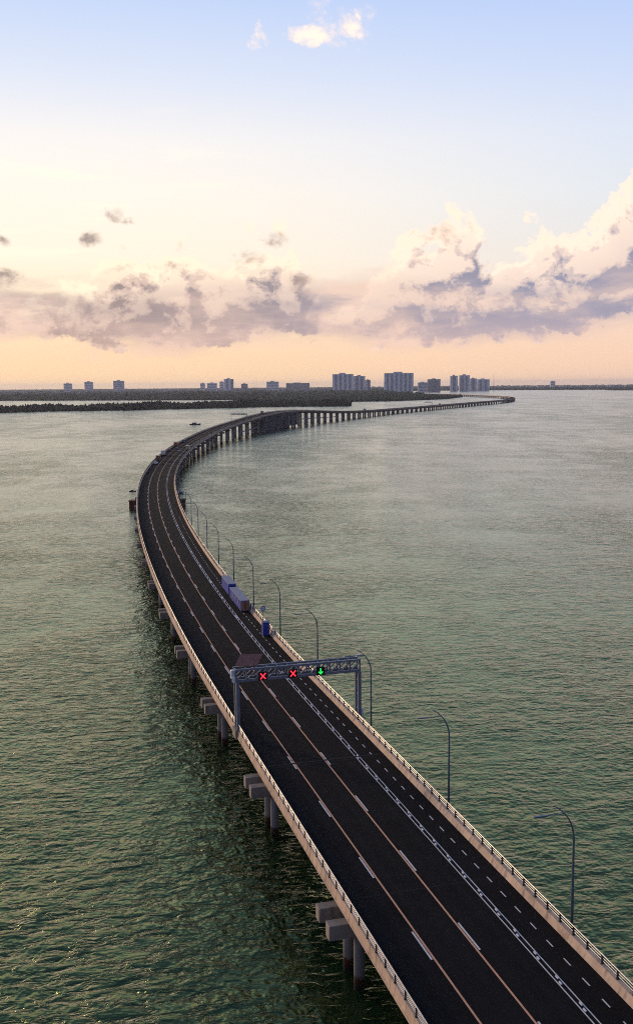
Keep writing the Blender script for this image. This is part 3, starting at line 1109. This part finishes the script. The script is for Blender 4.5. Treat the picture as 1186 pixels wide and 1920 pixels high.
# ------------------------------------------------------------------ vehicles on the bend
def car(s, u, body, label, kind='car', rev=False):
    root = empty('pickup_truck' if kind == 'pickup' else ('box_truck' if kind == 'truck' else 'car'), at(s, u, 0.032), yaw(s) + (math.pi if rev else 0))
    tag(root, label, 'truck' if kind != 'car' else 'car', 'vehicles on the bend')
    if kind == 'truck':
        MB().box(-1.15, 1.15, -3.4, 1.6, 0.75, 3.2, 0.05).build('cargo_box', body, root)
        MB().prism([(1.75, 0.6), (3.6, 0.6), (3.6, 1.5), (3.2, 2.5), (1.75, 2.6)], -1.05, 1.05).build('cab', 'car_white', root)
        MB().box(-1.0, 1.0, -3.3, 3.4, 0.45, 0.745).build('chassis', 'dark_steel', root)
        wx, wy, wr = 0.98, (-2.3, 2.7), 0.48
    else:
        hl = 2.6 if kind == 'pickup' else 2.15
        MB().prism([(-hl, 0.38), (hl, 0.38), (hl, 0.85), (hl - 1.1, 1.0), (-hl, 1.02)], -0.92, 0.92).build('body', body, root)
        if kind == 'pickup':
            pr = [(-0.6, 1.022), (1.3, 1.022), (0.8, 1.72), (-0.5, 1.74)]
        else:
            pr = [(-1.75, 1.022), (1.15, 1.022), (0.45, 1.50), (-1.25, 1.50)]
        MB().prism(pr, -0.78, 0.78).build('cabin', body, root)
        g = MB().prism([(pr[0][0] - .02, 1.1), (pr[0][0] + .0, 1.12), (pr[3][0] - .015, 1.42), (pr[3][0] - .045, 1.42)], -0.66, 0.66)
        g.build('rear_window', 'glass_dark', root)
        g = MB().prism([(pr[1][0] - .08, 1.12), (pr[1][0] - .03, 1.12), (pr[2][0] + .09, 1.45), (pr[2][0] + .04, 1.45)], -0.66, 0.66)
        g.build('windscreen', 'glass_dark', root)
        for x in (-0.795, 0.781):
            MB().box(x, x + 0.014, pr[3][0] + .15, pr[2][0] - .05, 1.12, 1.42).build('side_window', 'glass_dark', root)
        wx, wy, wr = 0.80, (-1.45, 1.45), 0.34
    for x in (-wx, wx):
        for y in wy:
            MB().tube([(x - .12, y, wr), (x + .12, y, wr)], wr, 12).build('wheel', 'tyre', root)
    for x in (-0.72, 0.72):
        y0 = -3.42 if kind == 'truck' else (-2.62 if kind == 'pickup' else -2.17)
        MB().box(x - .12, x + .12, y0 - .02, y0 + .018, 0.78, 0.92).build('tail_light', 'car_red', root)


car(s_of_y(548), -5.3, 'car_white', 'pale pickup truck nearest of the vehicles on the bend', 'pickup')
car(s_of_y(571), -5.6, 'truck_brown', 'brown box truck just ahead of the pale pickup', 'truck')
car(s_of_y(612), -6.0, 'car_white', 'white box truck against the left railing past the brown truck', 'truck')
car(s_of_y(648), -5.6, 'car_red', 'dark red car in the left lane on the climb', 'car')
car(s_of_y(662), -2.0, 'car_blue', 'dark blue car in the middle lane on the climb', 'car')
car(s_of_y(690), -5.4, 'car_red', 'dark red box truck in the left lane on the climb', 'truck')
car(s_of_y(735), -5.4, 'car_grey', 'grey pickup in the left lane far up the climb', 'pickup')
car(s_of_y(632), 1.8, 'car_grey', 'grey car alone in the right traffic lane', 'car')
car(s_of_y(655), 5.6, 'car_sand', 'sand-coloured box truck on the cycle lane by the right railing', 'truck')
car(s_of_y(1130), -5.5, 'car_grey', 'small dark truck at the crest of the bridge', 'truck')
car(s_of_y(1610), -3.0, 'car_grey', 'tiny dark box truck on the far descent', 'truck')
car(s_of_y(2080), -3.0, 'car_grey', 'tiny dark box truck far off toward the bend', 'truck')

# rusty steel cofferdam at the foot of one pier, sticking out on both sides
sc_ = s_of_y(417)
cof = empty('cofferdam', (*at(sc_, 0)[:2], 0), yaw(sc_))
tag(cof, 'rusty brown steel cofferdam box round a pier, sticking out under the bend', 'cofferdam')
MB().box(-11.6, 11.3, -2.4, 2.4, -2.0, 3.2, 0.1).build('wall', 'rust', cof)
MB().box(-11.8, 11.5, -2.6, 2.6, 3.202, 3.55, 0.05).build('rim', 'rust', cof)
for x in (-11.0, -9.6, 9.4, 10.7):
    MB().box(x - .15, x + .15, -2.56, -2.41, -1.5, 3.1).build('sheet_rib', 'rust', cof)


# ------------------------------------------------------------------ boats
def boat(px, py, L, label, name='motor_boat', cab=True, tarp=False, rz=0.0):
    p = at_z(px, py, 0)
    root = empty(name, (p[0], p[1], 0), rz)
    tag(root, label, 'boat')
    vs, fs = [], []
    st = [(-0.5, .16, .9), (-0.3, .17, .85), (0.0, .17, .9), (0.3, .13, 1.05), (0.45, .05, 1.25), (0.5, .005, 1.35)]
    hh = L * 0.10
    for x, hw, h in st:
        vs += [(x * L, -hw * L, h * hh), (x * L * .97, -hw * L * .7, -0.3), (x * L * .97, hw * L * .7, -0.3), (x * L, hw * L, h * hh)]
    for i in range(len(st) - 1):
        for k in range(4):
            fs.append((i * 4 + k, i * 4 + (k + 1) % 4, (i + 1) * 4 + (k + 1) % 4, (i + 1) * 4 + k))
    fs += [(0, 1, 2, 3), tuple(range(len(vs) - 1, len(vs) - 5, -1))]
    MB().add(vs, fs).build('hull', 'hull_dark', root)
    if cab:
        c = MB().prism([(-0.13 * L, hh * .9), (0.13 * L, hh * .9), (0.11 * L, hh * 1.9), (-0.11 * L, hh * 1.9)], -0.28 * L, 0.12 * L).build('cabin', 'tarp_blue' if tarp else 'hull_dark', root)
        for x in (-.2, -.1, 0.0):
            MB().box(x * L, x * L + .06 * L, -0.135 * L, -0.12 * L, hh * 1.2, hh * 1.6).build('window', 'window_glass', c)
        MB().box(-0.30 * L, 0.16 * L, -0.14 * L, 0.14 * L, hh * 1.905, hh * 2.05).build('canopy', 'hull_white' if not tarp else 'tarp_blue', root)
        MB().tube([(0.05 * L, 0, hh * 2.04), (0.05 * L, 0, hh * 3.0)], 0.05, 6).build('mast', 'hull_dark', root)
        MB().tube([(0.3 * L, -.1 * L, hh), (0.3 * L, -.1 * L, hh * 1.9), (0.36 * L, -.1 * L, hh * 1.9), (0.36 * L, -.1 * L, hh)], 0.06, 6).build('rail', 'hull_dark', root)
    return root


boat(366, 796.5, 14.5, 'small dark motor boat alone on the water left of the bridge', rz=R(3))
boat(249, 921.5, 3.4, 'tiny dark skiff just left of the bend', 'skiff', True, rz=R(10))
boat(340, 926, 5.5, 'small work boat with blue canopy against the right side of the bend', 'work_boat', True, True, rz=R(80))


# ------------------------------------------------------------------ land
def land(name, pts, z=0.6):
    vs = [(x, y, z) for x, y in pts] + [(x, y, -1.5) for x, y in pts]
    n = len(pts)
    fs = [tuple(range(n))] + [(i, n + i, n + (i + 1) % n, (i + 1) % n) for i in range(n)]
    o = MB().add(vs, fs).build(name, 'land_soil')
    o['kind'] = 'structure'
    return o


def pl(pxs):
    return [tuple(at_z(a, b, 0)[:2]) for a, b in pxs]


main_px = [(-260, 753), (-100, 752), (0, 751.5), (150, 751), (300, 750.5), (430, 750), (490, 751.5), (580, 754.2), (650, 753.2), (740, 752.2), (835, 748.2),
           (868, 744.3), (800, 743.2), (740, 740.3), (690, 738.3)]
main_poly = pl(main_px) + [(420, 5900), (520, 6600), (600, 9000), (700, 14000), (900, 25000), (-14000, 25000), (-9000, 10000)]
land('mainland', main_poly)
far_px = [(700, 733.6), (800, 732.6), (900, 731.8), (1000, 731.2), (1130, 730.6), (1145, 732.0), (1186, 732.0), (1300, 731.0), (1500, 729.0)]
far_poly = pl(far_px) + [(9000, 14000), (9000, 25000), (960, 25000), (760, 14000), (640, 9000)]
land('far_shore', far_poly)
strip_px = [(-120, 776), (0, 774), (30, 773), (75, 771.8), (140, 770.6), (220, 769.5), (300, 767.8), (380, 765.8), (430, 764.8), (480, 763.2), (560, 762.3), (657, 761.6),
            (657, 758.6), (560, 757.6), (500, 757.0), (420, 758.2), (300, 762.0), (220, 764.5), (140, 766.0), (75, 768.0), (0, 770.5), (-120, 772)]
strip_poly = pl(strip_px)
land('mangrove_island', strip_poly, 0.35)
bar_px = [(500, 756.5), (560, 757.0), (575, 755.8), (500, 753.5), (470, 753.0), (440, 754.5)]
land('mangrove_flat', pl(bar_px), 0.35)


def inside(poly, x, y):
    p = np.array(poly)
    n = len(p)
    r = np.zeros(len(x), bool)
    j = n - 1
    for i in range(n):
        xi, yi, xj, yj = p[i, 0], p[i, 1], p[j, 0], p[j, 1]
        if yi != yj:
            c = ((yi > y) != (yj > y)) & (x < (xj - xi) * (y - yi) / (yj - yi) + xi)
            r ^= c
        j = i
    return r


def ico(sub):
    bm = bmesh.new()
    bmesh.ops.create_icosphere(bm, subdivisions=sub, radius=1.0)
    bm.verts.ensure_lookup_table()
    v = np.array([x.co[:] for x in bm.verts])
    f = np.array([[x.index for x in fc.verts] for fc in bm.faces])
    bm.free()
    return v, f


ICO1, ICO2 = ico(1), ico(2)


def crowns(name, pts, rad, hgt, m, base, sub=1, parent=None):
    V0, F0 = ICO2 if sub == 2 else ICO1
    n = len(pts)
    jit = 1 + 0.28 * rng.standard_normal((n, len(V0), 1)).clip(-1.5, 1.5)
    v = V0[None] * jit * np.stack([rad, rad, hgt * 0.55], -1)[:, None, :]
    v[:, :, 0] += pts[:, 0, None]
    v[:, :, 1] += pts[:, 1, None]
    v[:, :, 2] += (base + hgt * 0.42)[:, None]
    f = (F0[None] + (np.arange(n) * len(V0))[:, None, None]).reshape(-1, 3)
    me = bpy.data.meshes.new(name)
    v = v.reshape(-1, 3)
    me.vertices.add(len(v))
    me.vertices.foreach_set('co', v.ravel())
    me.loops.add(f.size)
    me.loops.foreach_set('vertex_index', f.ravel())
    me.polygons.add(len(f))
    me.polygons.foreach_set('loop_start', np.arange(0, f.size, 3))
    me.update(calc_edges=True)
    me.materials.append(MATS[m])
    return link(name, me, None, parent)


def scatter(poly, n, xr, yr, keep=None):
    x = rng.uniform(*xr, n)
    y = rng.uniform(*yr, n)
    ok = inside(poly, x, y)
    return np.stack([x[ok], y[ok]], -1)


# mangrove strip
P = np.array(strip_poly)
pts = scatter(strip_poly, 26000, (P[:, 0].min(), P[:, 0].max()), (P[:, 1].min(), P[:, 1].max()))[:6500]
lump = 0.55 + 0.55 * (np.sin(pts[:, 0] / 23.0) * np.sin(pts[:, 0] / 61.0 + 1.3) * 0.5 + 0.5)
o = crowns('mangrove_thicket', pts, rng.uniform(2.2, 4.2, len(pts)), lump * rng.uniform(9, 15, len(pts)), 'mangrove_leaf', np.zeros(len(pts)), 1)
tag(o, 'dark low mangrove thicket in a long strip across the water', 'mangroves', kind='stuff')
p_ = np.array([at_z(a, b, 0)[:2] for a, b in [(20, 772.5), (26, 772.4), (68, 771.8), (408, 765.4), (414, 765.3), (420, 765.2), (426, 765.1), (430, 765.0), (10, 773.5), (2, 774.2)]])
# forest on the mainland: dense front, thinning with distance
sets = []
for n, yr, r0, h0 in ((42000, (2700, 4300), 4.5, 9.0), (30000, (4300, 8000), 9.0, 17.0), (16000, (8000, 16000), 18.0, 18.0)):
    xm = yr[1] * 0.36
    q = scatter(main_poly, n, (-xm, xm * 0.6), yr)
    sets.append((q, rng.uniform(0.6, 1.3, len(q)) * r0, rng.uniform(0.6, 1.25, len(q)) * h0))
pts = np.concatenate([a for a, _, _ in sets])
rad = np.concatenate([b for _, b, _ in sets])
hg = np.concatenate([c for _, _, c in sets])
o = crowns('coastal_forest', pts, rad, hg, 'forest_leaf', np.full(len(pts), 0.3), 1)
tag(o, 'flat green coastal forest covering the land below the skyline', 'forest', kind='stuff')
# trees along the far shore on the right
q = scatter(far_poly, 26000, (300, 5200), (7200, 12500))
o = crowns('far_shore_woods', q, rng.uniform(6, 16, len(q)), rng.uniform(8, 18, len(q)), 'forest_leaf', np.full(len(q), 0.3), 1)
tag(o, 'thin dark line of trees along the far shore right of the towers', 'woods', kind='stuff')
P = np.array(pl(bar_px))
q = scatter(pl(bar_px), 6000, (P[:, 0].min(), P[:, 0].max()), (P[:, 1].min(), P[:, 1].max()))[:2200]
o = crowns('mangrove_scrub', q, rng.uniform(2.5, 5, len(q)), rng.uniform(3, 6, len(q)), 'mangrove_leaf', np.zeros(len(q)), 1)
tag(o, 'dark mangrove scrub between the strip and the forest, behind the crest', 'mangroves', kind='stuff')

# low town among the trees
tb = MB()
for i in range(1500):
    y = rng.uniform(5200, 13000)
    px = rng.uniform(-40, 620) if i < 1000 else rng.uniform(700, 1230)
    if i >= 1000:
        y = rng.uniform(9300, 13000)
    x = (px - 593) / F_PX * y
    wd, dp, h = rng.uniform(12, 50), rng.uniform(10, 30), rng.uniform(11, 24) * (1.0 if i < 1000 else 1.35)
    tb.box(x - wd / 2, x + wd / 2, y - dp / 2, y + dp / 2, 0.3, h)
o = tb.build('distant_town', 'town')
tag(o, 'scatter of low pale distant roofs along the skyline', 'town', kind='stuff')


# ------------------------------------------------------------------ buildings on the skyline
def building(x0, x1, top, Y, label, facade, bays=0, floors=0, steps=(), roofbox=True, name='apartment_tower', depth=None):
    a, b = at_y(x0, top, Y), at_y(x1, top, Y)
    wd = b[0] - a[0]
    H = (a[2] + b[2]) / 2
    cx = (a[0] + b[0]) / 2
    dp = depth or min(40, max(16, wd * 0.5))
    root = empty(name, (cx, Y, 0.5))
    tag(root, label, 'building', 'buildings on the skyline')
    MB().box(-wd / 2, wd / 2, 0, dp, 0, H).build('wall', facade, root)
    if roofbox:
        MB().box(-wd * .18, wd * .12, dp * .3, dp * .7, H + .01, H + H * 0.06 + 2).build('roof_house', 'facade_grey', root)
        MB().box(-wd / 2 - .4, wd / 2 + .4, -0.4, 0.0 - 0.02, H - 1.2, H + 1.2).build('roof_parapet', facade, root)
    if bays:
        bw = wd / bays
        for i in range(bays):
            x = -wd / 2 + bw * (i + .5)
            if i % 2 == 0:
                MB().box(x - bw * .36, x + bw * .36, -2.2, -0.02, 1.0, H - 1.4).build('balcony_bay', 'facade_pale', root)
            else:
                MB().box(x - bw * .42, x + bw * .42, -0.3, -0.02, 2.0, H - 2.0).build('window_column', 'window_glass', root)
    if floors:
        fh = H / floors
        for i in range(floors):
            MB().box(-wd * .46, wd * .46, -0.25, -0.02, fh * (i + .35), fh * (i + .75)).build('window_band', 'window_glass', root)
    return root


building(623, 662, 702, 6200, 'wide pale-banded tower block, leftmost of the tall cluster behind the bridge', 'facade_grey', 9, depth=45)
building(662.5, 684, 705.5, 6250, 'lower block joined to the right of the leftmost tall tower', 'facade_grey', 5)
building(684.5, 694, 713, 6250, 'short end block at the right foot of the leftmost tall cluster', 'facade_dark', 2)
building(720, 774.5, 700, 6150, 'broad tall tower block with pale vertical bands, standing alone in the middle', 'facade_grey', 13, depth=45)
building(783, 801, 717.5, 6650, 'low grey block beside the broad banded tower', 'facade_grey', 0, 3, name='office_block')
building(801.5, 825, 711.5, 6750, 'dark flat-topped mid-rise between the two tower clusters', 'facade_dark', 0, 5, name='office_block')
building(844, 857.5, 705, 7250, 'narrow tower with dark top, left of the right cluster', 'facade_dark', 3)
building(860.5, 880, 704, 7300, 'tallest rounded tower of the right cluster', 'facade_grey', 5)
building(880.5, 893, 710, 7350, 'mid block stepping down right of the rounded tower', 'facade_grey', 3)
building(893.5, 917, 711.5, 7400, 'wide lower block at the right end of the right cluster', 'facade_pale', 5)
building(1031, 1040, 715.0, 9800, 'small pale block alone on the far shore at right', 'facade_pale', 0, 3, name='office_block')
building(119.5, 134, 719.5, 6800, 'leftmost small pale block on the skyline', 'facade_pale', 0, 4, name='office_block')
building(158.5, 173.5, 716.5, 6900, 'second small pale block from the left, with a stepped roof', 'facade_pale', 0, 5, name='office_block')
building(212.5, 231.5, 714.5, 6800, 'third pale block from the left, square with a dark roofline', 'facade_grey', 0, 6, name='office_block')
building(375.5, 384, 719.0, 6800, 'tiny block left of the grey twin slabs', 'facade_pale', 0, 3, name='office_block')
building(388, 406, 719.0, 6700, 'pale slab between the tiny block and the tall slab', 'facade_pale', 0, 4, name='office_block')
building(411.5, 419, 716, 6750, 'narrow block touching the left of the tall slab', 'facade_pale', 0, 5, name='office_block')
building(419.5, 437, 711, 6700, 'tallest slab of the left skyline, grey with dark top', 'facade_grey', 4)
building(499.5, 522, 716.0, 6900, 'flat pale block with dark roof edge, left of the tower clusters', 'facade_pale', 0, 4, name='office_block')
building(452, 464, 720.0, 7500, 'low dark block right of the tallest slab', 'facade_dark', 0, 2, name='office_block')
building(536, 580, 718.8, 7700, 'long low dark hall left of the tower clusters', 'facade_dark', 0, 2, name='hall')

p0 = at_y(925, 700, 7000)
mast = empty('radio_mast', (p0[0], 7000, 0.5))
tag(mast, 'thin red lattice radio mast right of the right tower cluster', 'radio mast')
MB().tube([(-3, 0, 0), (0, 0, p0[2])], [0.7, .35], 5).build('leg', 'rust', mast)
MB().tube([(3, 0, 0), (0, .5, p0[2])], [0.7, .35], 5).build('leg', 'rust', mast)
for i in range(8):
    z = p0[2] * (i + .5) / 9
    h = 3 * (1 - z / p0[2])
    MB().tube([(-h, 0.2, z), (h, 0.2, z)], 0.3, 4).build('brace', 'rust', mast)


# ------------------------------------------------------------------ evening haze over the lagoon
hz = MB().box(-20500, 20500, -4500, 26500, -6, 122).me('haze')
hm = bpy.data.materials.new('haze_air')
hm.use_nodes = True
N = Nodes(hm.node_tree)
ho = N.n('OutputMaterial')
hv = N.n('VolumePrincipled')
hv.inputs['Color'].default_value = (0.84, 0.89, 1.0, 1)
hv.inputs['Density'].default_value = 3.2e-5
hv.inputs['Anisotropy'].default_value = 0.3
N.t.links.new(hv.outputs[0], ho.inputs['Volume'])
hz.materials.append(hm)
ho_ = link('haze', hz)
tag(ho_, 'thin pale evening haze over the whole lagoon', 'haze', kind='stuff')
